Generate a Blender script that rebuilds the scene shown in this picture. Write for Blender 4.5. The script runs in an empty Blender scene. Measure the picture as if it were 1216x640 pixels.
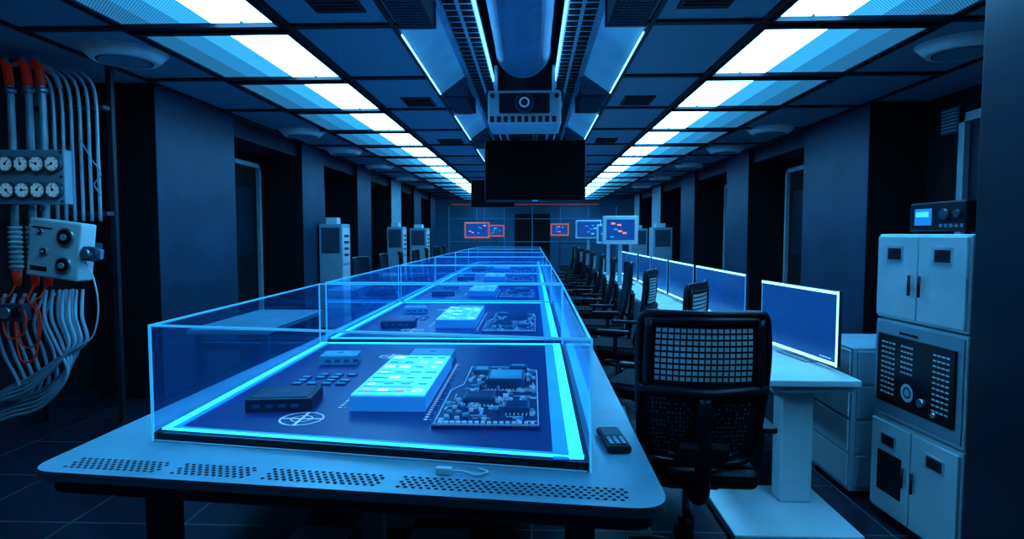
import bpy, bmesh, math, random
from mathutils import Vector, Matrix
random.seed(7)
S=bpy.context.scene
S.view_settings.view_transform='Standard'
S.view_settings.exposure=0.0
try: S.view_settings.look='Medium High Contrast'
except Exception as e: print(e)

# ------------------------------------------------------------------ materials
def mat(name,col,rough=0.5,metal=0.0,em=None,es=0.0,var=0.15,nscale=6.0,spec=0.5):
    m=bpy.data.materials.new(name); m.use_nodes=True
    nt=m.node_tree; b=nt.nodes['Principled BSDF']
    b.inputs['Roughness'].default_value=rough
    b.inputs['Metallic'].default_value=metal
    b.inputs['Specular IOR Level'].default_value=spec
    tc=nt.nodes.new('ShaderNodeTexCoord'); n=nt.nodes.new('ShaderNodeTexNoise')
    n.inputs['Scale'].default_value=nscale; n.inputs['Detail'].default_value=3
    nt.links.new(tc.outputs['Object'],n.inputs['Vector'])
    r=nt.nodes.new('ShaderNodeValToRGB')
    r.color_ramp.elements[0].position=0.3; r.color_ramp.elements[1].position=0.7
    a=[max(0,c*(1-var)) for c in col]; d=[min(1,c*(1+var)) for c in col]
    r.color_ramp.elements[0].color=(*a,1); r.color_ramp.elements[1].color=(*d,1)
    nt.links.new(n.outputs['Fac'],r.inputs['Fac'])
    nt.links.new(r.outputs['Color'],b.inputs['Base Color'])
    if em:
        b.inputs['Emission Color'].default_value=(*em,1)
        b.inputs['Emission Strength'].default_value=es
    return m

def mat_glass(name,tint,dif,df=0.05,gl=1.0,fk=.4):
    m=bpy.data.materials.new(name); m.use_nodes=True
    nt=m.node_tree; nt.nodes.clear(); N=nt.nodes.new; L=nt.links.new
    o=N('ShaderNodeOutputMaterial'); t=N('ShaderNodeBsdfTransparent'); g=N('ShaderNodeBsdfGlossy'); d=N('ShaderNodeBsdfDiffuse')
    t.inputs['Color'].default_value=(*tint,1); g.inputs['Roughness'].default_value=0.04
    g.inputs['Color'].default_value=(.6*gl,.85*gl,1*gl,1)
    d.inputs['Color'].default_value=(*dif,1)
    lw=N('ShaderNodeFresnel'); lw.inputs['IOR'].default_value=1.3
    mu=N('ShaderNodeMath'); mu.operation='MULTIPLY'; mu.inputs[1].default_value=fk
    m1=N('ShaderNodeMixShader'); m2=N('ShaderNodeMixShader')
    L(lw.outputs['Fac'],mu.inputs[0]); L(mu.outputs[0],m1.inputs[0]); L(t.outputs[0],m1.inputs[1]); L(g.outputs[0],m1.inputs[2])
    ns=N('ShaderNodeTexNoise'); ns.inputs['Scale'].default_value=2.0
    mr=N('ShaderNodeMapRange'); mr.inputs['To Min'].default_value=df*0.5; mr.inputs['To Max'].default_value=df*1.5
    L(ns.outputs['Fac'],mr.inputs['Value']); L(mr.outputs[0],m2.inputs[0])
    L(m1.outputs[0],m2.inputs[1]); L(d.outputs[0],m2.inputs[2]); L(m2.outputs[0],o.inputs['Surface'])
    return m

def mat_mesh_emit(name,c1,c2,s,scale):
    m=bpy.data.materials.new(name); m.use_nodes=True
    nt=m.node_tree; nt.nodes.clear(); N=nt.nodes.new; L=nt.links.new
    o=N('ShaderNodeOutputMaterial'); e=N('ShaderNodeEmission'); tc=N('ShaderNodeTexCoord')
    ck=N('ShaderNodeTexChecker'); ck.inputs['Scale'].default_value=scale
    ck.inputs['Color1'].default_value=(*[c*s for c in c1],1); ck.inputs['Color2'].default_value=(*[c*s for c in c2],1)
    L(tc.outputs['Object'],ck.inputs['Vector']); L(ck.outputs['Color'],e.inputs['Color']); L(e.outputs[0],o.inputs['Surface'])
    return m

def mat_tiles(name,c1,c2,mortar,bw,bh,rough,msize=0.012,metal=0.0):
    m=bpy.data.materials.new(name); m.use_nodes=True
    nt=m.node_tree; b=nt.nodes['Principled BSDF']; N=nt.nodes.new; L=nt.links.new
    tc=N('ShaderNodeTexCoord'); br=N('ShaderNodeTexBrick'); br.offset=0
    br.inputs['Scale'].default_value=1; br.inputs['Brick Width'].default_value=bw; br.inputs['Row Height'].default_value=bh
    br.inputs['Mortar Size'].default_value=msize
    br.inputs['Color1'].default_value=(*c1,1); br.inputs['Color2'].default_value=(*c2,1); br.inputs['Mortar'].default_value=(*mortar,1)
    L(tc.outputs['Object'],br.inputs['Vector']); L(br.outputs['Color'],b.inputs['Base Color'])
    b.inputs['Roughness'].default_value=rough; b.inputs['Metallic'].default_value=metal
    return m

M={}
M['black']=mat('black_plastic',(.008,.012,.020),.45)
M['blk_mesh']=mat('black_mesh',(.010,.016,.028),.8,nscale=200,var=.6)
M['matte']=mat('matte_black_wall',(.003,.006,.012),.8)
M['navy']=mat('navy_wall_paint',(.018,.058,.112),.5,nscale=1.5,var=.25)
M['navy2']=mat('navy_dark_panel',(.009,.024,.045),.5,nscale=3)
M['ceil']=mat('ceiling_tile',(.28,.42,.50),.6,nscale=25,var=.10)
M['tbar']=mat('ceiling_grid_bar',(.012,.02,.032),.5)
M['vent']=mat('vent_grille_dark',(.02,.03,.045),.6,nscale=120,var=.7)
M['cring']=mat('speaker_ring_glow',(.75,.86,.92),.5,em=(.08,.24,.42),es=.07)  # unlit ring; faint emission stands in for light reaching it from below
M['floor']=mat_tiles('floor_tiles',(.010,.021,.036),(.014,.027,.044),(.06,.10,.13),.6,.6,.25,.006)
M['inlay']=mat('pale_floor_tile',(.5,.6,.66),.35)
M['steel']=mat('table_steel',(.22,.46,.57),.42,.3,nscale=3)
M['steel_d']=mat('table_edge_dark',(.055,.11,.16),.5,.3)
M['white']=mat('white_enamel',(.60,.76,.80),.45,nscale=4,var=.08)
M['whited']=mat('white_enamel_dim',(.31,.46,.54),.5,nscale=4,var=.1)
M['dial']=mat('gauge_dial_face',(.8,.9,.95),.4,em=(.35,.7,1),es=.16)  # emission brightens the dials, which face away from the lights
M['chrome']=mat('brushed_metal',(.55,.68,.75),.3,.8)
M['pipe']=mat('grey_pipe',(.42,.55,.62),.4,.15)
M['cable']=mat('pale_cable',(.32,.46,.56),.55)
M['red']=mat('red_connector',(.85,.07,.03),.45,em=(1,.06,.03),es=.03)  # slight emission painted in so the red holds under blue light
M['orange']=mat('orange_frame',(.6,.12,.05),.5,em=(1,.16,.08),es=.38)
M['base']=mat('case_base_panel',(.008,.036,.15),.4,em=(.006,.052,.28),es=.30,nscale=2)  # emission in the panel colour adds to the strip and ceiling light
M['led']=mat('case_led',(.1,.5,.9),.5,em=(.02,.42,1),es=3.4)
M['ledspill']=mat('case_led_spill',(.1,.4,.8),.5,em=(.005,.2,.9),es=1.0)  # painted glow of the LED strips spreading onto the base, as emissive bands
M['edge']=mat('glass_polished_edge',(.12,.42,.65),.25,em=(.04,.40,.8),es=.65)
M['glass']=mat_glass('case_glass',(.86,.94,.99),(.03,.34,.80),.14)
M['mark']=mat('white_print',(.5,.7,.85),.6,em=(.4,.7,1),es=.35)
M['mark2']=mat('cyan_print',(.1,.4,.7),.6,em=(.1,.5,.9),es=.25)
M['scr']=mat('tablet_screen',(.1,.5,.8),.3,em=(.06,.55,.95),es=1.05,nscale=25,var=.3)
M['scrw']=mat('tablet_icon_white',(.7,.9,1),.4,em=(.65,.95,1),es=1.2)
M['scrd']=mat('tablet_icon_blue',(.02,.2,.5),.4,em=(.02,.22,.6),es=.7)
M['scrr']=mat('tablet_icon_red',(.6,.15,.1),.4,em=(1,.3,.3),es=.8)
M['light']=mat('ceiling_light_diffuser',(.8,.9,1),.5,em=(.15,.57,1),es=14)
M['lm1']=mat_mesh_emit('ceiling_light_mesh_bright',(.07,.50,1.0),(.02,.25,.60),1.15,90)
M['lm2']=mat_mesh_emit('ceiling_light_mesh_mid',(.05,.38,.78),(.01,.15,.36),.95,90)
M['lm3']=mat_mesh_emit('ceiling_light_mesh_dim',(.05,.30,.60),(.01,.11,.25),.8,90)
M['lline']=mat('led_line',(.6,.9,1),.5,em=(.25,.65,1),es=2.2)
M['duct_fill']=mat('duct_fill_tube',(.6,.9,1),.5,em=(.12,.50,1),es=3.2)  # tubes added beside the duct to brighten its sides
M['slant_glow']=mat('reflector_panel_glow',(.34,.62,.85),.3,.3,em=(.03,.22,.48),es=.36,nscale=1.2,var=.4)  # panel is no lamp; emission stands in for light it would reflect
M['duct']=mat('duct_metal',(.34,.62,.88),.3,.3)
M['mscr']=mat('monitor_screen',(.01,.05,.16),.2,em=(.008,.085,.33),es=.58,nscale=1.5,var=.5)
M['mled']=mat('monitor_edge_led',(.5,.8,1),.4,em=(.3,.75,1),es=2.0)
M['tv']=mat('tv_screen_off',(.001,.0015,.003),.5,spec=.15)
M['bezel']=mat('tv_bezel',(.05,.07,.10),.4)
M['boxtop']=mat('cyan_box',(.14,.55,.75),.45)
M['pcb']=mat('circuit_board_base',(.012,.05,.17),.45)
M['chip']=mat('chip_blue',(.04,.14,.26),.4)
M['trace']=mat('board_trace',(.40,.65,.78),.5,em=(.2,.5,.8),es=.25)
M['farw']=mat('far_wall_blue',(.02,.09,.18),.6,em=(.004,.05,.12),es=.30,nscale=1)  # wall emits faintly to look lit
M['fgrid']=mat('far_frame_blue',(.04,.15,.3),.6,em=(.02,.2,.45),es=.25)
M['tcell']=mat('chair_mesh_cell',(.62,.70,.70),.6)

# ------------------------------------------------------------------ builder
class B:
    def __init__(s,name):
        s.name=name; s.bm=bmesh.new(); s.mats=[]; s.X=Matrix.Identity(4)
    def mi(s,m):
        if m not in s.mats: s.mats.append(m)
        return s.mats.index(m)
    def face(s,pts,m,smooth=False):
        vs=[s.bm.verts.new(s.X@Vector(p)) for p in pts]
        f=s.bm.faces.new(vs); f.material_index=s.mi(m); f.smooth=smooth; return f
    def _merge(s,tb,m,T=None,smooth=False):
        i=s.mi(m); T=s.X@(T or Matrix.Identity(4))
        mp={}
        for v in tb.verts: mp[v]=s.bm.verts.new(T@v.co)
        for f in tb.faces:
            try:
                nf=s.bm.faces.new([mp[v] for v in f.verts]); nf.material_index=i; nf.smooth=smooth
            except ValueError: pass
        tb.free()
    def box(s,x0,x1,y0,y1,z0,z1,m,bev=0,R=None,seg=2):
        tb=bmesh.new(); bmesh.ops.create_cube(tb,size=1)
        c=Vector(((x0+x1)/2,(y0+y1)/2,(z0+z1)/2))
        for v in tb.verts: v.co=Vector((v.co.x*(x1-x0),v.co.y*(y1-y0),v.co.z*(z1-z0)))
        if bev: bmesh.ops.bevel(tb,geom=list(tb.edges),offset=bev,segments=seg,affect='EDGES',profile=.5)
        T=Matrix.Translation(c)
        if R is not None: T=T@R
        s._merge(tb,m,T,smooth=False); return s
    def prism(s,pts,z0,z1,m,mside=None):
        n=len(pts)
        s.face([(p[0],p[1],z1) for p in pts],m)
        s.face([(p[0],p[1],z0) for p in reversed(pts)],mside or m)
        for i in range(n):
            a=pts[i]; b=pts[(i+1)%n]
            s.face([(a[0],a[1],z0),(b[0],b[1],z0),(b[0],b[1],z1),(a[0],a[1],z1)],mside or m)
    def cyl(s,p0,p1,r,m,r2=None,n=16,caps=True):
        p0=Vector(p0);p1=Vector(p1); d=p1-p0; L=d.length
        tb=bmesh.new(); bmesh.ops.create_cone(tb,cap_ends=caps,segments=n,radius1=r,radius2=(r if r2 is None else r2),depth=L)
        T=Matrix.Translation((p0+p1)/2)@d.to_track_quat('Z','Y').to_matrix().to_4x4()
        i0=len(s.bm.faces); s._merge(tb,m,T,smooth=False)
        s.bm.faces.ensure_lookup_table()
        for f in s.bm.faces[i0:]:
            if len(f.verts)==4: f.smooth=True
    def sph(s,c,r,m,sc=(1,1,1),n=16):
        tb=bmesh.new(); bmesh.ops.create_uvsphere(tb,u_segments=n,v_segments=n//2,radius=r)
        s._merge(tb,m,Matrix.Translation(c)@Matrix.Diagonal((*sc,1)),smooth=True)
    def tube(s,pts,r,m,n=8,closed=False,sm=0):
        P=[Vector(p) for p in pts]
        if sm: P=catmull(P,sm,closed)
        i=s.mi(m); rings=[]; N=len(P); prev=None
        for k in range(N):
            if closed: d=P[(k+1)%N]-P[k-1]
            else: d=P[min(k+1,N-1)]-P[max(k-1,0)]
            d.normalize()
            if prev is None:
                up=Vector((0,0,1)) if abs(d.z)<.9 else Vector((1,0,0))
            else: up=prev
            a=(up-d*up.dot(d)).normalized(); b=d.cross(a); prev=a
            rr=r(k/(N-1)) if callable(r) else r
            rings.append([s.bm.verts.new(s.X@(P[k]+a*math.cos(t)*rr+b*math.sin(t)*rr)) for t in [2*math.pi*j/n for j in range(n)]])
        for k in range(N if closed else N-1):
            A=rings[k];C=rings[(k+1)%N]
            for j in range(n):
                try:
                    f=s.bm.faces.new([A[j],A[(j+1)%n],C[(j+1)%n],C[j]]); f.material_index=i; f.smooth=True
                except ValueError: pass
        if not closed:
            for Rg in (rings[0],rings[-1]):
                f=s.bm.faces.new(Rg); f.material_index=i
    def ring(s,c,r0,r1,m,nrm='z',n=28):
        for k in range(n):
            a=2*math.pi*k/n;b=2*math.pi*(k+1)/n
            def q(r,t):
                u,v=r*math.cos(t),r*math.sin(t)
                return {'z':(c[0]+u,c[1]+v,c[2]),'y':(c[0]+u,c[1],c[2]+v),'x':(c[0],c[1]+u,c[2]+v)}[nrm]
            if r0==0: s.face([q(0,a),q(r1,a),q(r1,b)],m)
            else: s.face([q(r0,a),q(r1,a),q(r1,b),q(r0,b)],m)
    def done(s,loc=None,rz=0,name=None):
        bmesh.ops.recalc_face_normals(s.bm,faces=list(s.bm.faces))
        me=bpy.data.meshes.new(s.name); s.bm.to_mesh(me); s.bm.free()
        for m in s.mats: me.materials.append(M[m])
        o=bpy.data.objects.new(s.name,me); S.collection.objects.link(o)
        if loc: o.location=loc
        o.rotation_euler=(0,0,rz)
        return o
def catmull(P,n,closed=False):
    out=[];N=len(P)
    for i in range(N if closed else N-1):
        if closed: a,b,c,d=P[i-1],P[i],P[(i+1)%N],P[(i+2)%N]
        else: a,b,c,d=P[max(i-1,0)],P[i],P[i+1],P[min(i+2,N-1)]
        for k in range(n):
            t=k/n
            out.append(.5*((2*b)+(c-a)*t+(2*a-5*b+4*c-d)*t*t+(3*b-a-3*c+d)*t**3))
    if not closed: out.append(P[-1])
    return out
def dup(o,loc,rz=0):
    d=bpy.data.objects.new(o.name.split('.')[0],o.data); S.collection.objects.link(d)
    d.location=loc; d.rotation_euler=(0,0,rz); return d

HC=2.84; YF=24.0
# ------------------------------------------------------------------ room shell
b=B('floor'); b.box(-4.2,4.2,-1.5,YF,-.1,0,'floor'); b.done()
b=B('floor_inlay')
for i in range(3):
    for j in range(3):
        if (i+j)%2==0: b.box(-1.2+i*.3,-.91+i*.3,2.7+j*.3,2.99+j*.3,0,.003,'inlay')
b.done()
b=B('wall_left'); b.box(-4.2,-4.0,-1.5,YF,0,HC,'matte'); b.done()
b=B('wall_right'); b.box(4.0,4.2,-1.5,YF,0,HC,'matte'); b.done()
b=B('wall_back'); b.box(-4.2,4.2,-1.7,-1.5,0,3.4,'matte'); b.done()
b=B('wall_far'); b.box(-4.2,4.2,YF,YF+.2,0,3.4,'farw'); b.done()
b=B('window_1')
for x in [-3.3,-2.2,-1.1,0,1.1,2.2,3.3]:
    b.box(x-.02,x+.02,YF-.05,YF,0.3,2.6,'fgrid')
for z in (1.2,2.1): b.box(-3.3,3.3,YF-.045,YF,z-.015,z+.015,'fgrid')
b.box(-.7,.7,YF-.04,YF,0,2.3,'matte')
b.done()
b=B('trim_1')
b.box(-3.2,2.6,YF-.09,YF-.05,2.66,2.672,'orange')
b.box(-1.9,-1.88,YF-.09,YF-.05,1.9,2.66,'fgrid')
b.done()
for (y0,y1,fm) in [(5.35,6.8,'navy'),(8.8,9.75,'navy'),(11.6,12.6,'navy'),(14.4,15.5,'whited'),(17.2,18.3,'navy'),(20,21,'navy')]:  # whited: pillar face painted paler to look lit
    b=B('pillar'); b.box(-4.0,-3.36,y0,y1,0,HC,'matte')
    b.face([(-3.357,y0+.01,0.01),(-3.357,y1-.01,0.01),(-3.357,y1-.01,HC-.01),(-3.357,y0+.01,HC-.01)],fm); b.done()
for (y0,y1,fm) in [(6.35,7.85,'navy'),(9.8,10.9,'navy'),(13.0,14.2,'navy'),(16.4,17.6,'whited'),(19.6,20.6,'whited')]:  # whited faces: lit look of the far pillars put into the colour
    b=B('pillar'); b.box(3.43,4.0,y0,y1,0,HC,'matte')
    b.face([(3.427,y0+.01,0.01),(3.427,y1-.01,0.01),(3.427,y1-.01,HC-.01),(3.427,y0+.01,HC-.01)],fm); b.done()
b=B('pillar'); b.box(1.862,3.4,1.3,2.62,0,HC,'navy2',bev=.006); b.done()
b=B('trim_2')
for (y0,y1) in [(6.8,8.8),(9.75,11.6),(12.6,14.4),(15.5,17.2),(18.3,20)]: b.box(-4.0,-3.42,y0,y1,2.62,HC,'navy2')
b.done()
b=B('trim_3')
for (y0,y1) in [(7.85,9.8),(10.9,13.0),(14.2,16.4),(17.6,19.6)]: b.box(3.49,4.0,y0,y1,2.62,HC,'navy2')
b.done()
b=B('baseboard_left'); b.box(-4.0,-3.97,-1.5,5.35,0,.1,'navy2'); b.done()
def door(n,x,sx,y0,y1,h):
    b=B('door_%d'%n)
    t=.06
    xa,xb=(x,x+sx*.08) if sx>0 else (x+sx*.08,x)
    b.box(xa,xb,y0,y0+t,0,h,'steel_d'); b.box(xa,xb,y1-t,y1,0,h,'pipe'); b.box(xa,xb,y0,y1,h-t,h,'pipe')
    xc=x+sx*.03
    b.box(min(x,xc),max(x,xc),y0+t,y1-t,0,h-t,'matte')
    b.box(min(xc,xc+sx*.01),max(xc,xc+sx*.01),y0+.2,y1-.2,1.2,h-.35,'navy2')
    b.cyl((xc+sx*.04,y0+.14,1.0),(xc+sx*.04,y0+.14,1.2),.012,'chrome')
    b.done()
door(1,-3.998,1,7.6,8.7,2.5); door(2,3.998,-1,8.5,9.6,2.5); door(3,-3.998,1,10.3,11.4,2.5); door(4,3.998,-1,11.5,12.6,2.5)
b=B('window_2')
b.box(3.92,3.998,4.7,4.78,.9,2.6,'pipe'); b.box(3.92,3.998,5.70,5.78,.9,2.6,'pipe'); b.box(3.92,3.998,4.7,5.78,2.52,2.6,'pipe'); b.box(3.92,3.998,4.7,5.78,.9,.98,'pipe')
b.box(3.97,3.995,4.78,5.70,.98,2.52,'navy2'); b.box(3.95,3.99,5.24,5.29,.98,2.52,'steel_d'); b.done()
b=B('wall_vent')
b.box(3.97,3.998,5.85,6.1,2.45,2.7,'steel_d')
for k in range(7): b.box(3.955,3.975,5.87,6.08,2.47+k*.032,2.485+k*.032,'whited')
b.done()

# ------------------------------------------------------------------ ceiling
b=B('ceiling')
b.box(-4.2,-.86,-1.5,YF,HC,HC+.1,'ceil'); b.box(.72,4.2,-1.5,YF,HC,HC+.1,'ceil')
b.box(-.86,.72,-1.5,YF,3.35,3.45,'matte')
b.box(-.88,-.86,-1.5,YF,HC+.1,3.35,'matte'); b.box(.72,.74,-1.5,YF,HC+.1,3.35,'matte')
b.done()
b=B('ceiling_grid')
bays=[2.70+1.3*k for k in range(-2,16)]
for y in bays:
    b.box(-3.36,-.86,y-.10,y-.04,HC-.018,HC,'tbar'); b.box(.72,3.43,y-.10,y-.04,HC-.018,HC,'tbar')
for x in (-3.34,-2.66,-1.56,-.89,.75,1.44,2.60,3.41):
    b.box(x-.015,x+.015,-1.5,YF,HC-.02,HC,'tbar')
b.done()
for k,y in enumerate(bays):
    b=B('ceiling_light')
    for (xi,xo) in ((-1.6,-2.62),(1.48,2.56)):
        sg=1 if xo>xi else -1
        mid=xi+sg*.43
        lo,hi=min(xi,mid),max(xi,mid)
        b.box(lo+.02,(lo+hi)/2-.012,y+.03,y+1.11,HC-.022,HC-.002,'light')
        b.box((lo+hi)/2+.012,hi-.01,y+.03,y+1.11,HC-.022,HC-.002,'light')
        w3=(abs(xo-mid)-.02)/3
        for q,mm in enumerate(('lm1','lm2','lm3')):
            a=mid+sg*q*w3; c=mid+sg*(q+1)*w3
            b.box(min(a,c),max(a,c),y,y+1.14,HC-.012,HC-.002,mm)
        b.box(min(xi,xo),max(xi,xo),y-.05,y,HC-.04,HC,'tbar'); b.box(min(xi,xo),max(xi,xo),y+1.14,y+1.19,HC-.04,HC,'tbar')
        b.box(min(xi,xi+sg*.015),max(xi,xi+sg*.015),y,y+1.14,HC-.03,HC,'tbar')
        b.box(min(xo-sg*.02,xo),max(xo-sg*.02,xo),y,y+1.14,HC-.02,HC,'steel_d')
    b.done()
for x0,x1,y0 in [(-1.3,-1.0,3.3),(.85,1.15,3.3),(-1.35,-1.0,8.6),(.9,1.2,8.6),(-1.3,-1.0,6.0),(.9,1.2,6.0)]:
    b=B('ceiling_vent'); b.box(x0,x1,y0,y0+.4,HC-.012,HC,'vent')
    for k in range(7): b.box(x0+.02,x1-.02,y0+.03+k*.05,y0+.045+k*.05,HC-.018,HC-.01,'tbar')
    b.done()
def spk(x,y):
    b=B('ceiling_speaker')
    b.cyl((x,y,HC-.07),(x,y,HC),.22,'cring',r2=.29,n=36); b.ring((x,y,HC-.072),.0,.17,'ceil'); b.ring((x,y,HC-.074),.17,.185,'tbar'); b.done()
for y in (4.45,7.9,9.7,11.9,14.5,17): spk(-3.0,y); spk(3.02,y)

b=B('ceiling_service_channel')
Y0,Y1=1.0,16.0
segs=[1.0,3.3,3.95,5.85,6.7,8.6,9.4,11.3,12.1,14.0,14.8,16.0]
for sg,xe in ((-1,-.86),(1,.72)):
    xin=-.08+sg*.54; xin2=-.08+sg*.30
    for i in range(len(segs)-1):
        y,ye=segs[i],segs[i+1]
        b.face([(xe,y,HC),(xe,ye,HC),(xin,ye,3.02),(xin,y,3.02)],'slant_glow')
        if i%2==1:
            xa,xb=min(xe,xin)+.01,max(xe,xin)-.01
            b.box(xa,xb,y+.03,ye-.03,HC-.03,2.96,'vent',bev=.008)
            nx=7; ny=int((ye-y)/.045)
            for p in range(nx):
                for q in range(ny):
                    if q*.045+.08>ye-y: continue
                    xx=xa+.02+p*(xb-xa-.04)/nx; yy=y+.06+q*.045
                    b.box(xx,xx+.02,yy,yy+.022,HC-.034,HC-.0301,'steel_d')
        else:
            b.box(xe-.006,xe+.006,y+.1,ye-.1,HC-.035,HC-.026,'lline')
        b.box(min(xe,xin),max(xe,xin),ye,ye+.03,HC-.02,3.03,'steel_d')
    b.box(min(xin,xin2),max(xin,xin2),Y0,Y1,3.02,3.06,'white')
    yy=Y0
    lo,hi=min(xin,xin2),max(xin,xin2)
    while yy<12:
        for q in range(2):
            a=lo+.025+q*.11
            b.box(a,a+.08,yy,yy+.07,3.012,3.021,'matte')
        yy+=.115
    b.box(xin-.02,xin+.02,Y0,Y1,2.985,3.02,'steel')
    b.box(xin2-.008,xin2+.008,Y0,6.0,2.985,3.015,'duct_fill')
    b.box(xin2-.01,xin2+.01,Y0,Y1,3.016,3.06,'duct')
b.done()
b=B('ventilation_duct')
b.cyl((-.08,0.8,3.04),(-.08,5.2,3.04),.225,'duct',n=48)
b.sph((-.08,5.2,3.04),.225,'duct',(1,.5,1),n=32)
for y in (1.6,): b.cyl((-.08,y,3.04),(-.08,y+.04,3.04),.235,'steel_d',n=40)
b.cyl((-.08,5.12,3.04),(-.08,5.16,3.04),.232,'steel',n=48)
for y in (1.5,4.9): b.cyl((-.08,y,3.2),(-.08,y,3.35),.02,'chrome')
b.done()
b=B('ceiling_projector')
b.X=Matrix.Translation((-.07,5.55,2.60))
b.box(-.32,.32,-.2,.3,-.15,.15,'white',bev=.02)
b.box(-.22,.22,-.225,-.19,-.05,.12,'black',bev=.01)
b.cyl((0,-.26,.03),(0,-.2,.03),.085,'steel_d',n=28); b.cyl((0,-.275,.03),(0,-.25,.03),.065,'black',n=28); b.ring((0,-.277,.03),.03,.045,'mark2','y')
for k in range(10): b.box(-.3+.06*k,-.265+.06*k,-.208,-.198,-.125,-.075,'tbar')
for sx in(-1,1):
    b.cyl((sx*.28,-.215,.1),(sx*.28,-.2,.1),.02,'black'); b.box(sx*.26-.015,sx*.26+.015,.0,.1,.15,.42,'chrome')
b.box(-.36,.36,.05,.3,.15,.19,'steel_d'); b.done()
b=B('hanging_television')
b.X=Matrix.Translation((.03,6.8,2.2))
b.box(-.56,.56,-.025,.03,-.34,.34,'bezel',bev=.008); b.box(-.548,.548,-.03,-.026,-.318,.33,'tv')
b.box(-.03,.03,-.032,-.028,-.335,-.322,'mark2')
b.box(-.2,.2,.03,.08,-.15,.15,'black'); b.cyl((0,.07,.0),(0,.07,.8),.03,'steel_d'); b.box(-.12,.12,-.03,.16,.79,1.14,'steel_d')
b.done()
b=B('hanging_television')
b.X=Matrix.Translation((-.75,11.6,2.27))
b.box(-.42,.42,-.025,.03,-.26,.26,'bezel',bev=.008); b.box(-.41,.41,-.03,-.026,-.25,.25,'tv'); b.cyl((0,.04,0),(0,.04,.75),.025,'steel_d'); b.done()

# ------------------------------------------------------------------ display tables
FL=(-1.61,1.835); FR=(.385,1.62)
def rounded(pts,rads,n=8):
    out=[];N=len(pts)
    for i,p in enumerate(pts):
        r=rads[i]
        if r==0: out.append(p); continue
        P=Vector(p);a=(Vector(pts[i-1])-P).normalized();c=(Vector(pts[(i+1)%N])-P).normalized()
        A=P+a*r;C=P+c*r
        for k in range(n+1):
            t=k/n; q=(1-t)**2*A+2*t*(1-t)*P+t*t*C; out.append((q.x,q.y))
    return out
b=B('display_table')
pts=[FL,FR,(.40,3.98),(-1.56,3.98)]
b.prism(rounded(pts,[.09,.12,0,0]),.72,.75,'steel','steel_d')
ins=[(-1.58,1.865),(.36,1.655),(.38,3.98),(-1.54,3.98)]
b.prism(rounded(ins,[.09,.11,0,0]),.67,.7195,'steel_d')
b.prism([(-1.25,2.2),(.1,2.05),(.1,3.9),(-1.25,3.9)],.60,.67,'black')
d=Vector((FR[0]-FL[0],FR[1]-FL[1])); Ln=d.length; d.normalize(); nrm=Vector((-d.y,d.x))
for (f0,f1) in [(.05,.225),(.238,.375),(.39,.585),(.605,.945)]:
    s0=f0*Ln;s1=f1*Ln; n=int((s1-s0)/.0235)
    for r in range(5):
        for k in range(n):
            c=Vector(FL)+d*(s0+k*.0235+(.012 if r%2 else 0))+nrm*(.045+r*.018)
            b.face([(c.x+.0072*math.cos(t),c.y+.0072*math.sin(t),.7512) for t in [math.pi/3*j for j in range(6)]],'matte')
for (x,y) in [(-1.36,2.15),(.17,2.1),(-1.36,3.8),(.17,3.8)]:
    b.box(x-.05,x+.05,y-.04,y+.04,0.02,.67,'steel_d',bev=.005); b.box(x-.06,x+.06,y-.16,y+.16,0,.03,'steel_d')
b.box(-.68,-.60,2.35,2.43,0,.6,'white',bev=.004); b.box(-.72,-.56,2.25,2.55,0,.03,'white')
b.box(-1.3,.1,2.12,2.16,.2,.26,'steel_d')
b.done()
ys=[4.0,6.35,8.7,11.0,13.3,15.6]
for i in range(len(ys)-1):
    y0,y1=ys[i]+.02,ys[i+1]-.0
    b=B('display_table'); b.box(-1.56,.40,y0,y1,.70,.75,'steel',bev=.008)
    for (x,y) in [(-1.4,y0+.2),(.2,y0+.2),(-1.4,y1-.2),(.2,y1-.2)]: b.box(x-.05,x+.05,y-.04,y+.04,0,.70,'steel_d')
    b.done()
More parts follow.
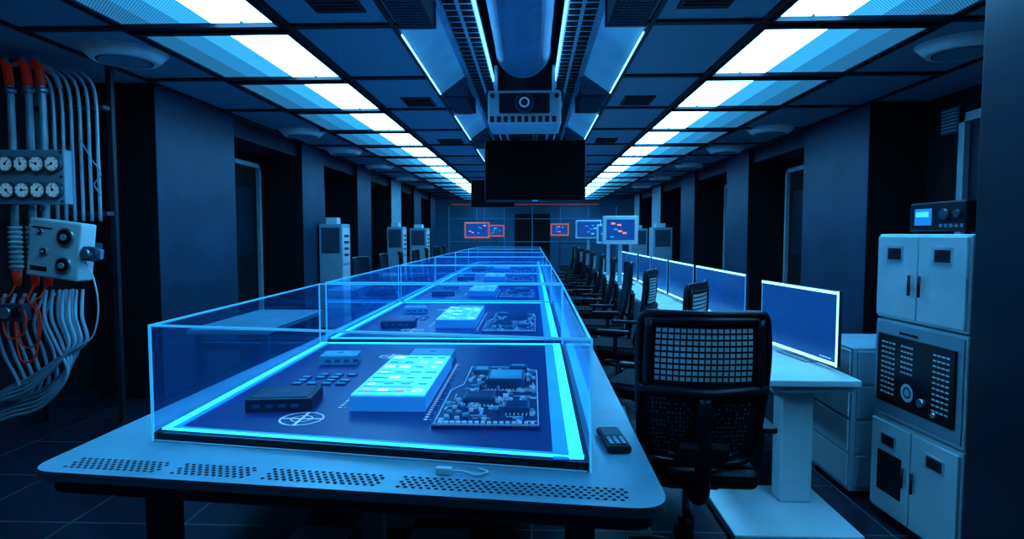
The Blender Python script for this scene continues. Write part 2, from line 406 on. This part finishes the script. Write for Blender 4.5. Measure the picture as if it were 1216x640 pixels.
def case(name,c):
    b=B(name); z0,zb,z1=.751,.785,1.176
    fl,fr,br,bl=[Vector(p) for p in c]
    b.prism([tuple(p) for p in c],z0,zb-.004,'black')
    cen=(fl+fr+br+bl)/4
    def shrink(k): 
        o=[]
        for p in (fl,fr,br,bl):
            q=Vector((p.x+(k if p.x<cen.x else -k),p.y+(k if p.y<cen.y else -k))); o.append(q)
        return o
    i1=shrink(.02)
    b.prism([tuple(p) for p in i1],zb-.004,zb,'base')
    def strip(a,c2,w,m,z,inn):
        dd=(c2-a).normalized(); nn=Vector((-dd.y,dd.x))
        if nn.dot(cen-a)<0: nn=-nn
        A=a+nn*inn;C=c2+nn*inn
        q=[A,C,C+nn*w,A+nn*w]
        b.prism([tuple(p) for p in q],z,z+.006,m)
    strip(i1[3],i1[0],.032,'led',zb,.0); strip(i1[1],i1[2],.045,'led',zb,.0)
    strip(i1[0],i1[1],.012,'led',zb,.0); strip(i1[2],i1[3],.018,'led',zb,.0)
    strip(i1[3],i1[0],.02,'ledspill',zb-.001,.034); strip(i1[1],i1[2],.05,'ledspill',zb-.001,.047)
    strip(i1[0],i1[1],.02,'ledspill',zb-.001,.014)
    dd=(fr-fl).normalized(); q0=fl+dd*.01+Vector((0,-.003)); q1=fr-dd*.01+Vector((0,-.003))
    b.prism([tuple(q0),tuple(q1),tuple(q1+Vector((0,.003))),tuple(q0+Vector((0,.003)))],z0+.001,z0+.005,'mark2')
    t=.008
    for a,c2 in ((fl,fr),(fr,br),(br,bl),(bl,fl)):
        dd=(c2-a).normalized(); nn=Vector((-dd.y,dd.x))*(t/2)
        if nn.dot(cen-a)<0: nn=-nn
        A=a+dd*.006;C=c2-dd*.006
        b.face([(A.x,A.y,zb),(C.x,C.y,zb),(C.x,C.y,z1-.008),(A.x,A.y,z1-.008)],'glass')
        q=[A,C,C+nn*2,A+nn*2]
        b.prism([tuple(p) for p in q],z1-.008,z1,'edge')
    for p in (fl,fr,br,bl):
        b.box(p.x-.004,p.x+.004,p.y-.004,p.y+.004,z0,z1,'edge')
    b.done()
case('display_case',[(-1.375,2.12),(.185,1.875),(.20,3.93),(-1.40,3.93)])
for i in range(len(ys)-1):
    y0,y1=ys[i]+.06,ys[i+1]-.05
    case('display_case',[(-1.40,y0),(.20,y0),(.20,y1),(-1.40,y1)])

ZB=.7865
def tablet(x,y,w=.31,l=.80,rz=0,h=.07):
    b=B('tablet_display')
    b.box(-w/2,w/2,-l/2,l/2,0,h*.9,'scrd',bev=.006); b.box(-w/2+.006,w/2-.006,-l/2+.006,l/2-.006,h*.9,h,'scr')
    rr=random.Random(3)
    for r in range(7):
        for c in range(4):
            cx=-w/2+.045+c*(w-.09)/3; cy=-l/2+.07+r*(l-.14)/6
            k=rr.random(); sz=.016+.010*rr.random()
            m='scrw' if k<.6 else 'scrd'
            if r in (0,) and c in(0,1,2): m='scrr' if c!=1 else 'scrw'
            if k<.3: b.ring((cx,cy,h+.001),sz*.5,sz,m,n=14)
            elif k<.6: b.box(cx-sz,cx+sz,cy-sz*.5,cy+sz*.9,h,h+.002,m)
            else: b.box(cx-sz,cx+sz,cy-.006,cy+.006,h,h+.002,m); 
    for r in range(10):
        cy=-l/2+.05+r*(l-.1)/9; b.box(-w/2+.02,-w/2+.02+rr.random()*.22,cy,cy+.006,h,h+.0015,'scrd')
    b.done((x,y,ZB),rz)
def board(x,y,w=.40,l=1.0,rz=0,seed=1):
    rr=random.Random(seed); b=B('circuit_board')
    t=.010
    poly=[(-w/2,-l/2),(w/2,-l/2),(w/2,l*.42),(w*.1,l*.5),(-w*.38,l*.5),(-w*.38,l*.12),(-w/2,0)]
    b.prism(poly,0,t,'pcb')
    for a,c in zip(poly,poly[1:]+poly[:1]):
        A=Vector(a)*.97;C=Vector(c)*.97
        b.tube([(A.x,A.y,t+.002),(C.x,C.y,t+.002)],.003,'trace',n=4)
    for (cx,cy,sx,sy,h) in [(.05,.12,.17,.20,.05),(-.05,-.17,.13,.12,.03),(.11,-.30,.10,.1,.03),(-.08,.33,.08,.1,.03),(.1,.36,.09,.06,.04)]:
        b.box(cx-sx/2,cx+sx/2,cy-sy/2,cy+sy/2,t,t+h,'chip',bev=.004)
        b.box(cx-sx/2+.012,cx+sx/2-.012,cy-sy/2+.012,cy+sy/2-.012,t+h,t+h+.002,'boxtop' if rr.random()<.5 else 'pcb')
        for k in range(int(sx/.016)):
            xx=cx-sx/2+.006+k*.016
            b.box(xx,xx+.006,cy-sy/2-.012,cy-sy/2,t,t+.006,'trace'); b.box(xx,xx+.006,cy+sy/2,cy+sy/2+.012,t,t+.006,'trace')
    for k in range(190):
        cx=rr.uniform(-w*.46,w*.46);cy=rr.uniform(-l*.47,l*.45)
        if cy>0 and cx<-w*.34: continue
        q=rr.random()
        if q<.45: 
            L=rr.uniform(.03,.10); 
            if rr.random()<.5: b.box(cx,min(cx+L,w*.47),cy,cy+.004,t,t+.002,'trace')
            else: b.box(cx,cx+.004,cy,min(cy+L,l*.46),t,t+.002,'trace')
        elif q<.75: b.box(cx-.009,cx+.009,cy-.007,cy+.007,t,t+.012,'trace')
        elif q<.9: b.cyl((cx,cy,t),(cx,cy,t+.02),.010,'boxtop',n=10)
        else: b.ring((cx,cy,t+.002),.008,.013,'trace',n=12)
    for k in range(16): b.box(-w/2+.02+k*.023,-w/2+.034+k*.023,-l/2+.01,-l/2+.035,t,t+.01,'trace')
    b.done((x,y,ZB),rz)
def darkbox(x,y,w,l,h,rz,m='black',name='equipment_box'):
    b=B(name); b.box(-w/2,w/2,-l/2,l/2,0,h,m,bev=.006)
    b.box(-w/2+.02,w/2-.02,-l/2+.02,l/2-.02,h,h+.002,'navy' if m=='black' else m)
    for k in range(4): b.box(-w/2+.03+k*.05,-w/2+.06+k*.05,-l/2-.002,-l/2,h*.35,h*.6,'chip')
    b.ring((0,0,h+.003),.0,.02,'chip',n=14)
    b.done((x,y,ZB),rz)
def target(x,y,r):
    b=B('crosshair_marker'); 
    b.ring((0,0,.001),r*.9,r,'mark',n=36); b.ring((0,0,.001),r*.42,r*.5,'mark',n=28)
    b.box(-r,r,-.005,.005,0,.002,'mark'); b.box(-.005,.005,-r,r,0,.002,'mark'); b.done((x,y,ZB))
def dots(x,y0,y1,dx=0):
    b=B('printed_scale'); n=int((y1-y0)/.032)
    for k in range(n):
        yy=y0+k*.032; xx=x+dx*k/n
        b.box(xx-.007,xx+.007,yy,yy+.014,ZB,ZB+.001,'mark')
        if k%3==0: b.box(xx+.016,xx+.026,yy,yy+.008,ZB,ZB+.001,'mark2')
    b.done()
def keys(x,y,rows,cols,dx=.07,dy=.06):
    b=B('key_switch_set')
    for r in range(rows):
        for c in range(cols):
            if (r*3+c)%5==4: continue
            b.box(x+c*dx,x+c*dx+.045,y+r*dy,y+r*dy+.035,ZB,ZB+.008,'chip',bev=.002); b.box(x+c*dx+.008,x+c*dx+.037,y+r*dy+.006,y+r*dy+.028,ZB+.008,ZB+.009,'boxtop')
    b.done()
def contents(oy,seed,full=True):
    tablet(-.58,oy+.80,rz=0)
    board(-.17,oy+.70,seed=seed)
    dots(-.79,oy+.45,oy+1.3); dots(-.41,oy+.30,oy+1.35)
    darkbox(-1.03,oy+.49,.26,.22,.055,.12)
    target(-.89,oy+.30,.085); target(-.82,oy+1.5,.07)
    keys(-1.14,oy+.82,4,4)
    darkbox(-1.06,oy+1.32,.2,.15,.055,.1,'boxtop','connector_box'); darkbox(-.56,oy+1.40,.24,.2,.05,.02,'boxtop','power_module')
contents(1.98,1)
for i,y in enumerate(ys[:4]): contents(y+.15,i+2)

b=B('cordless_phone'); b.box(-.042,.042,-.11,.11,0,.026,'black',bev=.009); b.box(-.033,.033,0.0,.085,.026,.029,'steel_d',bev=.001)
for r in range(4):
    for c in range(3): b.box(-.029+c*.022,-.015+c*.022,-.085+r*.02,-.071+r*.02,.026,.030,'steel')
b.done((.292,2.15,.7505),.08)
b=B('plug_cable'); b.box(-.03,.02,-.012,.012,0,.022,'white',bev=.004); b.tube([(.02,0,.01),(.06,.005,.008),(.10,-.01,.006),(.13,.02,.006),(.10,.04,.006)],.004,'white',sm=5); b.done((-.27,1.85,.7505),-.1)

# ------------------------------------------------------------------ chairs
def chair_mesh(name,detail,hs=1.0):
    b=B(name)
    for k in range(5):
        a=2*math.pi*k/5+.3; c,s_=math.cos(a),math.sin(a)
        b.tube([(c*.03,s_*.03,.10),(c*.15,s_*.15,.095),(c*.26,s_*.26,.07)],lambda t:.026-.012*t,'black',n=8)
        b.cyl((c*.26-s_*.012,s_*.26+c*.012,.028),(c*.26+s_*.012,s_*.26-c*.012,.028),.028,'black',n=14); b.cyl((c*.26,s_*.26,.03),(c*.26,s_*.26,.075),.008,'chrome',n=8)
    b.cyl((0,0,.07),(0,0,.24),.035,'black'); b.cyl((0,0,.22),(0,0,.44),.02,'chrome')
    b.box(-.11,.11,-.13,.1,.41,.45,'black',bev=.012)
    b.box(-.255,.255,-.22,.27,.445,.535,'black',bev=.04,seg=4)
    b.box(-.23,.23,-.19,.245,.53,.545,'blk_mesh',bev=.007)
    ZT=1.175
    def bp(u,z,off=0):
        t=(z-.56)/.62; w=.215+.03*math.sin(min(1,max(0,t))*math.pi*.8)+.01*t
        return (u*w,-.22-.10*t+.05*u*u*1.0-.03*math.sin(t*math.pi)*1.0+off,z)
    def panel(z0,z1,u1,m,off,nu=10,nz=6):
        for i in range(nu):
            for j in range(nz):
                ua,ub=-u1+2*u1*i/nu,-u1+2*u1*(i+1)/nu; za,zb=z0+(z1-z0)*j/nz,z0+(z1-z0)*(j+1)/nz
                b.face([bp(ua,za,off),bp(ub,za,off),bp(ub,zb,off),bp(ua,zb,off)],m,True)
    panel(.58,ZT,.98,'blk_mesh',.0); panel(.58,ZT,.98,'black',.014)
    fr=[bp(u,.56) for u in (-.8,0,.8)]+[bp(1,z) for z in (.62,.8,1.0,1.12)]+[bp(.97,ZT)]+[bp(u,ZT+.012) for u in (.8,0,-.8)]+[bp(-.97,ZT)]+[bp(-1,z) for z in (1.12,1.0,.8,.62)]
    b.tube(fr,.016,'black',n=8,closed=True,sm=5)
    # broad frame around the separate perforated head panel
    b.tube([bp(-1,.885,-.006),bp(-.5,.88,-.014),bp(0,.875,-.016),bp(.5,.88,-.014),bp(1,.885,-.006)],.022,'black',n=10,sm=4)
    b.tube([bp(-.95,1.16,-.004),bp(0,1.165,-.012),bp(.95,1.16,-.004)],.016,'black',n=10,sm=4)
    for sg in (-1,1): b.tube([bp(sg*.88,.90,-.006),bp(sg*.88,1.03,-.010),bp(sg*.88,ZT-.01,-.006)],.018,'black',n=10,sm=3)
    nu,nz=16,9
    for i in range(nu):
        for j in range(nz):
            ua=-.76+1.52*i/nu; ub=ua+1.52/nu*.76; za=.922+.218*j/nz; zb=za+.218/nz*.68
            b.face([bp(ua,za,-.006),bp(ub,za,-.006),bp(ub,zb,-.006),bp(ua,zb,-.006)],'tcell')
    rr=random.Random(5)
    for j in range(13):
        for i in range(26):
            if rr.random()<.45: continue
            ua=-.8+1.6*i/26; za=.61+.25*j/13
            if abs(ua)<.14: continue
            b.face([bp(ua,za,-.005),bp(ua+.025,za,-.005),bp(ua+.025,za+.006,-.005),bp(ua,za+.006,-.005)],'steel')
    b.tube([(0,-.08,.42),(0,-.24,.43),(0,-.30,.52),(0,-.315,.68),(0,-.33,.86)],lambda t:.04-.014*t,'black',n=10,sm=5)
    b.box(-.10,.10,-.335,-.29,.60,.68,'black',bev=.02)
    b.tube([(-.13,-.27,.62),(0,-.31,.60),(.13,-.27,.62)],.018,'black',sm=4)
    for sg in (-1,1):
        b.tube([(sg*.2,-.02,.45),(sg*.285,-.03,.47),(sg*.30,-.04,.56),(sg*.30,-.04,.67)],.017,'black',sm=5)
        b.box(sg*.30-.035,sg*.30+.035,-.16,.12,.67,.70,'black',bev=.012,seg=3)
    return b
near=chair_mesh('office_chair',True).done((.695,2.68,0),-.06)
side=chair_mesh('office_chair',True).done((.80,4.0,0),math.radians(62))
for k in range(9):
    y=5.35+k*1.25; dup(side,(.76,y,0),math.radians(80+((k*37)%20)-10))
for k in range(7):
    y=7.9+k*1.3; dup(side,(-2.0,y,0),math.radians(-88+((k*29)%20)-10))

# ------------------------------------------------------------------ right desks & monitors
b=B('workbench')
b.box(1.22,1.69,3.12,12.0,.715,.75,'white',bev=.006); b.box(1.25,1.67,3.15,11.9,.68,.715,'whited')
for y in (3.30,6.0,8.8,11.6):
    b.box(1.34,1.51,y-.05,y+.07,.05,.68,'white',bev=.01); b.box(.98 if y<4 else 1.2,1.60,y-.42 if y<4 else y-.2,y+.18,0,.05,'white',bev=.008)
b.done()
def strip_mon(x0,y0,x1,y1,z0=.775,z1=1.19):
    b=B('desk_monitor'); A=Vector((x0,y0,0));C=Vector((x1,y1,0)); L=(C-A).length
    ang=math.atan2(y1-y0,x1-x0)
    h=z1-z0
    b.box(0,L,-.02,.0,0,h,'navy2',bev=.004)
    b.box(.015,L-.015,0,.004,.02,h-.02,'mscr')
    b.box(.005,L-.005,.0,.008,h-.018,h-.003,'mled'); b.box(.005,L-.005,.0,.008,.004,.022,'mled')
    b.box(0.002,.012,0,.006,.0,h,'mled' if y0<4 else 'mark2'); b.box(L-.012,L-.002,0,.006,0,h,'mark2')
    b.box(L*.3,L*.7,-.12,.03,-.0245,-.016,'whited'); b.box(L*.45,L*.55,-.04,-.02,-.02,.2,'whited')
    b.box(.05,.16,.004,.005,.035,.041,'mark')
    b.done((x0,y0,z0),ang)
strip_mon(1.66,3.32,1.56,4.15)
strip_mon(1.66,4.75,1.64,6.1); strip_mon(1.64,6.2,1.64,7.3); strip_mon(1.64,7.4,1.64,8.35); strip_mon(1.64,8.45,1.64,9.35); strip_mon(1.64,9.5,1.64,10.5); strip_mon(1.64,10.6,1.64,11.6)

b=B('drawer_cabinet')
b.X=Matrix.Translation((-.05,0,0))
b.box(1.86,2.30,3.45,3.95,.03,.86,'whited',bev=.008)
for k in range(4): b.box(1.885,2.275,3.438,3.45,.06+k*.2,.24+k*.2,'whited',bev=.004); b.box(2.02,2.14,3.42,3.438,.16+k*.2,.175+k*.2,'chrome')
for k in range(4): b.box(1.852,1.86,3.47,3.93,.06+k*.2,.24+k*.2,'white')
for x in (1.9,2.26):
    for y in (3.5,3.9): b.cyl((x,y,0),(x,y,.03),.02,'black')
b.done()

b=B('instrument_cabinet')
b.X=Matrix.Translation((1.865,2.975,0))@Matrix.Rotation(math.radians(3.5),4,'Z')
D=.45;h=.315
b.box(0,D,-h,h,.04,.54,'white',bev=.006); b.box(0,D,-h,h,.55,1.055,'white',bev=.006); b.box(0.0,D,-h,h,1.065,1.5,'white',bev=.006)
for y in (-h+.04,h-.04): 
    for x in (.05,D-.05): b.cyl((x,y,0),(x,y,.04),.022,'black')
def doorp(y0,y1,z0,z1): b.box(-.014,0,y0,y1,z0,z1,'white',bev=.003)
doorp(.005,h-.012,1.08,1.488); doorp(-h+.012,-.005,1.08,1.488)
doorp(.005,h-.012,.06,.525); doorp(-h+.012,-.005,.06,.525)
for y in (.165,-.165):
    b.box(-.018,-.013,y-.06,y+.06,1.36,1.44,'pipe'); b.box(-.020,-.017,y-.048,y+.048,1.372,1.428,'black')
    s_=1 if y>0 else -1
    b.cyl((-.03,s_*.035,1.20),(-.03,s_*.035,1.30),.007,'black'); b.cyl((-.03,s_*.035,.24),(-.03,s_*.035,.34),.007,'black')
    b.box(-.018,-.013,y-.06,y+.06,.40,.47,'pipe'); b.box(-.020,-.017,y-.048,y+.048,.41,.46,'black')
b.box(-.02,-.013,.06,.24,.16,.37,'black')
b.box(-.008,0,-h+.012,h-.012,.57,1.04,'whited'); b.box(-.02,-.006,-.27,.27,.63,.985,'black',bev=.004)
for i in range(11):
    z=.68+i*.026
    for (ya,yb) in ((.13,.24),(-.24,-.13),(.0,.09)):
        if ya==.0 and i<5: continue
        n=4
        for k in range(n):
            w=(yb-ya)/n; b.box(-.0225,-.02,ya+k*w,ya+k*w+w*.7,z,z+.008,'white')
b.ring((-.022,.03,.72),.028,.045,'white','x'); b.ring((-.022,.03,.72),.0,.02,'pipe','x'); b.cyl((-.04,-.08,.70),(-.02,-.08,.70),.02,'chrome'); b.cyl((-.035,-.16,.665),(-.02,-.16,.665),.012,'chrome')
b.box(-.0225,-.02,-.03,.1,1.0,1.012,'black')
b.done()
b=B('bench_radio')
b.X=Matrix.Translation((1.90,2.93,1.512))
b.box(0,.2,-.2,.2,0,.14,'black',bev=.008); b.box(-.006,0,.03,.15,.03,.11,'scrd'); b.box(-.009,-.006,.045,.135,.07,.095,'scr')
b.cyl((-.02,-.07,.08),(0,-.07,.08),.025,'steel_d'); b.cyl((-.015,-.15,.08),(0,-.15,.08),.018,'steel_d')
for k in range(5): b.box(-.005,0,-.19+k*.035,-.17+k*.035,.02,.035,'steel')
for y in(-.17,.17):
    for x in (.03,.17): b.cyl((x,y,-.012),(x,y,.0),.012,'black')
b.done()

def kiosk(x,y,zc,w,h,frame,scr,stand0=0.0,seed=1,name='framed_monitor',bw=.035):
    b=B(name); rr=random.Random(seed)
    st='whited' if frame!='orange' else 'steel_d'
    b.box(-w/2,w/2,0,.06,zc-h/2,zc+h/2,frame,bev=.01); b.box(-w/2+bw,w/2-bw,-.006,0,zc-h/2+bw+.01,zc+h/2-bw,'mscr')
    for k in range(6):
        xx=rr.uniform(-w/2+.08,w/2-.14);zz=rr.uniform(zc-h/2+.09,zc+h/2-.09)
        b.box(xx,xx+.06,-.009,-.006,zz,zz+.025,rr.choice([scr,'mark2','scrd']))
    b.box(-.03,.03,.02,.06,stand0+.02,zc-h/2,st); b.box(-.2,.2,-.1,.18,stand0,stand0+.025,st,bev=.005)
    b.done((x,y,0))
kiosk(1.30,9.0,1.56,.52,.42,'white','scrr',.751,1,bw=.055)
kiosk(-1.45,15.9,1.60,.66,.42,'orange','scrr',0,2); kiosk(-1.1,18.5,1.6,.5,.36,'orange','scr',0,3)
kiosk(.75,16.6,1.62,.5,.34,'orange','scrr',0,4); kiosk(1.4,11.2,1.5,.44,.36,'white','scr',.751,5)
kiosk(1.2,13.0,1.6,.55,.4,'white','scr',0,6)
def tower(x,y,s=1.0):
    b=B('equipment_tower'); b.X=Matrix.Diagonal((s,s,1,1))
    b.box(-.25,.25,-.3,.3,0.03,1.66,'whited',bev=.012)
    b.box(-.2,.2,-.306,-.3,1.2,1.6,'steel_d'); b.box(-.2,.2,-.306,-.3,.2,1.1,'whited',bev=.002)
    b.box(.25,.256,-.25,.25,1.05,1.6,'white'); b.box(.25,.256,-.25,.25,.1,1.0,'white')
    for k in range(4): b.box(.256,.262,-.15,.15,1.15+k*.1,1.19+k*.1,'navy2')
    b.box(-.15,.1,-.15,.1,1.66,1.76,'white',bev=.01)
    for xx in(-.2,.2):
        for yy in(-.25,.25): b.cyl((xx,yy,0),(xx,yy,.03),.02,'black')
    b.done((x,y,0))
tower(-3.15,9.6,.72); tower(-3.05,13.6,.7); tower(-3.05,16.4,.9); tower(3.1,14.8,.9); tower(3.1,17.9,.9)
b=B('side_desk')
b.box(-2.75,-2.1,4.7,6.0,.70,.74,'steel',bev=.005)
for y in (4.8,5.9):
    for x in (-2.7,-2.15): b.box(x-.025,x+.025,y-.025,y+.025,0,.70,'steel_d')
b.box(-2.7,-2.15,4.8,4.82,.55,.62,'steel_d'); b.done()

# ------------------------------------------------------------------ pipe & cable installation (left niche)
def W(a,b_,y=4.3): return (max(-3.93,-3.89+.00633*a),y,min(HC-.04,1.5+(278-b_)*.0061))
b=B('pipe_manifold')
for i,u in enumerate([56,64,72,80,88,96]):
    y=4.42+.02*i
    b.tube([W(u-34,74,y),W(u-20,78,y),W(u-5,92,y),W(u,118,y),W(u,180,y),W(u,262,y)],.013,'pipe',sm=5)
for i,u in enumerate([6,28,44]):
    b.tube([W(u-4,66,4.4),W(u,80,4.4),W(u+2,110,4.4),W(u+2,180,4.4),W(u,268,4.4)],.026,'pipe',sm=5)
    b.tube([W(u-4,70,4.4),W(u,80,4.4),W(u+2,100,4.4)],.030,'red',sm=4)
    x,y,z=W(u+2,104,4.4); b.cyl((x,y,z-.03),(x,y,z+.01),.042,'chrome')
    for k in range(9):
        x,y,z=W(u,268+k*6,4.4); b.cyl((x,y,z-.022),(x,y,z-.002),.045,'white'); b.cyl((x,y,z-.04),(x,y,z-.02),.036,'pipe')
    x,y,z=W(u,322,4.4); x2,y2,z2=W(u,342,4.4); b.cyl((x,y,z),(x2,y2,z2),.036,'red',r2=.022)
b.tube([W(2,72,4.46),W(25,70,4.46),W(50,78,4.46),W(60,100,4.46)],.02,'white',sm=5)
for v in (120,252): 
    x0,_,z=W(0,v); x1,_,_=W(100,v); b.box(x0,x1,4.56,4.64,z-.015,z+.015,'steel_d')
for u in (2,98):
    x,_,_=W(u,100); b.box(x-.02,x+.02,4.64,4.68,0,HC-.02,'tbar')
b.done()
b=B('gauge_panel')
x0,_,z0=W(-6,243); x1,_,z1=W(86,179)
b.box(x0,x1,4.26,4.34,z0,z1,'whited',bev=.008)
for r in range(2):
    for c in range(5):
        z=z1-.105-r*.185
        x=x0+.068+c*(x1-x0-.13)/4
        b.cyl((x,4.225,z),(x,4.26,z),.058,'steel_d',n=24); b.ring((x,4.222,z),.0,.050,'dial','y',n=26); b.ring((x,4.220,z),.050,.058,'chrome','y',n=26)
        b.ring((x,4.219,z),.0,.010,'black','y',n=14)
        an=(r*5+c)*.9; dx,dz=math.cos(an),math.sin(an)
        b.tube([(x,4.218,z),(x+dx*.034,4.218,z+dz*.034)],.003,'black',n=5)
        for k in range(8):
            t=k*math.pi/4; b.box(x+math.cos(t)*.042-.003,x+math.cos(t)*.042+.003,4.217,4.2195,z+math.sin(t)*.042-.003,z+math.sin(t)*.042+.003,'black')
for x in (x0+.02,x1-.02):
    for z in (z0+.02,z1-.02,(z0+z1)/2): b.cyl((x,4.25,z),(x,4.26,z),.008,'black',n=8)
b.done()
b=B('dial_control_box')
x,y,z=W(80,296); b.X=Matrix.Translation((x,4.22,z))@Matrix.Rotation(.12,4,'Y')@Matrix.Rotation(-.1,4,'Z')
b.box(-.205,.205,-.04,.10,-.205,.205,'white',bev=.012)
for (cx,cz,r) in ((.1,.1,.065),(.1,-.1,.06),(-.06,-.02,.03),(-.1,.12,.02)):
    b.cyl((cx,-.06,cz),(cx,-.04,cz),r,'chrome',n=26); b.cyl((cx,-.066,cz),(cx,-.06,cz),r*.78,'black',n=26); b.cyl((cx,-.075,cz),(cx,-.066,cz),r*.35,'pipe',n=16)
b.box(-.17,-.02,-.045,-.04,.14,.15,'black'); b.box(-.17,-.04,-.045,-.04,-.16,-.13,'black')
b.box(.205,.30,-.02,.04,-.05,.05,'steel_d',bev=.01); b.cyl((.25,-.05,.0),(.25,-.02,.0),.035,'chrome'); b.box(.30,.34,-.01,.03,-.03,.04,'chrome',bev=.008)
b.box(-.05,.05,.1,.34,-.05,.05,'steel_d'); b.done()
b=B('cable_bundle')
rr=random.Random(11)
for i in range(9):
    o=i*4.2
    yy=4.15+.03*(i%5)
    b.tube([W(60+i*4,345,yy+.1),W(70+i*4,375,yy),W(84+i*3,405,yy-.02),W(98-i*2.5,440-i*2,yy-.04),W(66-i*3,478-o*.9,yy-.03),W(25-i,492-o,yy),W(-5,502-o*.9,yy)],.012,'cable',sm=8)
for i in range(6):
    yy=4.2+.02*i
    b.tube([W(5+i*9,350,yy+.1),W(8+i*8,385,yy),W(14+i*9,420,yy),W(30+i*6,456,yy),W(22+i*3,474,yy),W(-5,466+i*6,yy)],.012,'cable',sm=8)
for i,(u0,u1,vb) in enumerate([(6,30,362),(28,58,392),(44,72,402),(30,66,418)]):
    yy=4.06+.02*i
    b.tube([W(u0,340,4.38),W(u0+3,352,4.3),W((u0+u1)/2,356,yy+.06),W(u1,372,yy),W(u1-4,vb,yy),W(u1-22,vb+4,yy),W(u1-30,372,yy+.02)],.006,'red',sm=8)
b.tube([W(112,308,4.2),W(122,330,4.2),W(126,365,4.2),W(118,398,4.2),W(100,410,4.2)],.006,'white',sm=7)
b.tube([W(90,165,4.4),W(100,185,4.4),W(112,205,4.4),W(104,218,4.4),W(112,232,4.4)],.005,'cable',sm=6)
x,y,z=W(42,368); b.box(x-.11,x+.08,4.08,4.16,z-.06,z+.06,'steel_d',bev=.01); b.cyl((x-.04,4.06,z),(x-.04,4.08,z),.04,'chrome'); b.cyl((x+.05,4.05,z+.01),(x+.05,4.08,z+.01),.03,'black')
x,y,z=W(12,372); b.box(x-.06,x+.05,4.09,4.16,z-.05,z+.05,'black',bev=.01)
b.done()

# ------------------------------------------------------------------ world + camera
w=bpy.data.worlds.new('world'); S.world=w; w.use_nodes=True
w.node_tree.nodes['Background'].inputs[0].default_value=(.02,.08,.18,1); w.node_tree.nodes['Background'].inputs[1].default_value=.1
cd=bpy.data.cameras.new('camera'); cam=bpy.data.objects.new('camera',cd); S.collection.objects.link(cam)
cd.sensor_width=36; cd.lens=720/1216*36; cd.clip_start=.02
cam.location=(0,0,1.5); cam.rotation_euler=(math.radians(90-3.34),0,math.radians(1.91))
S.camera=cam
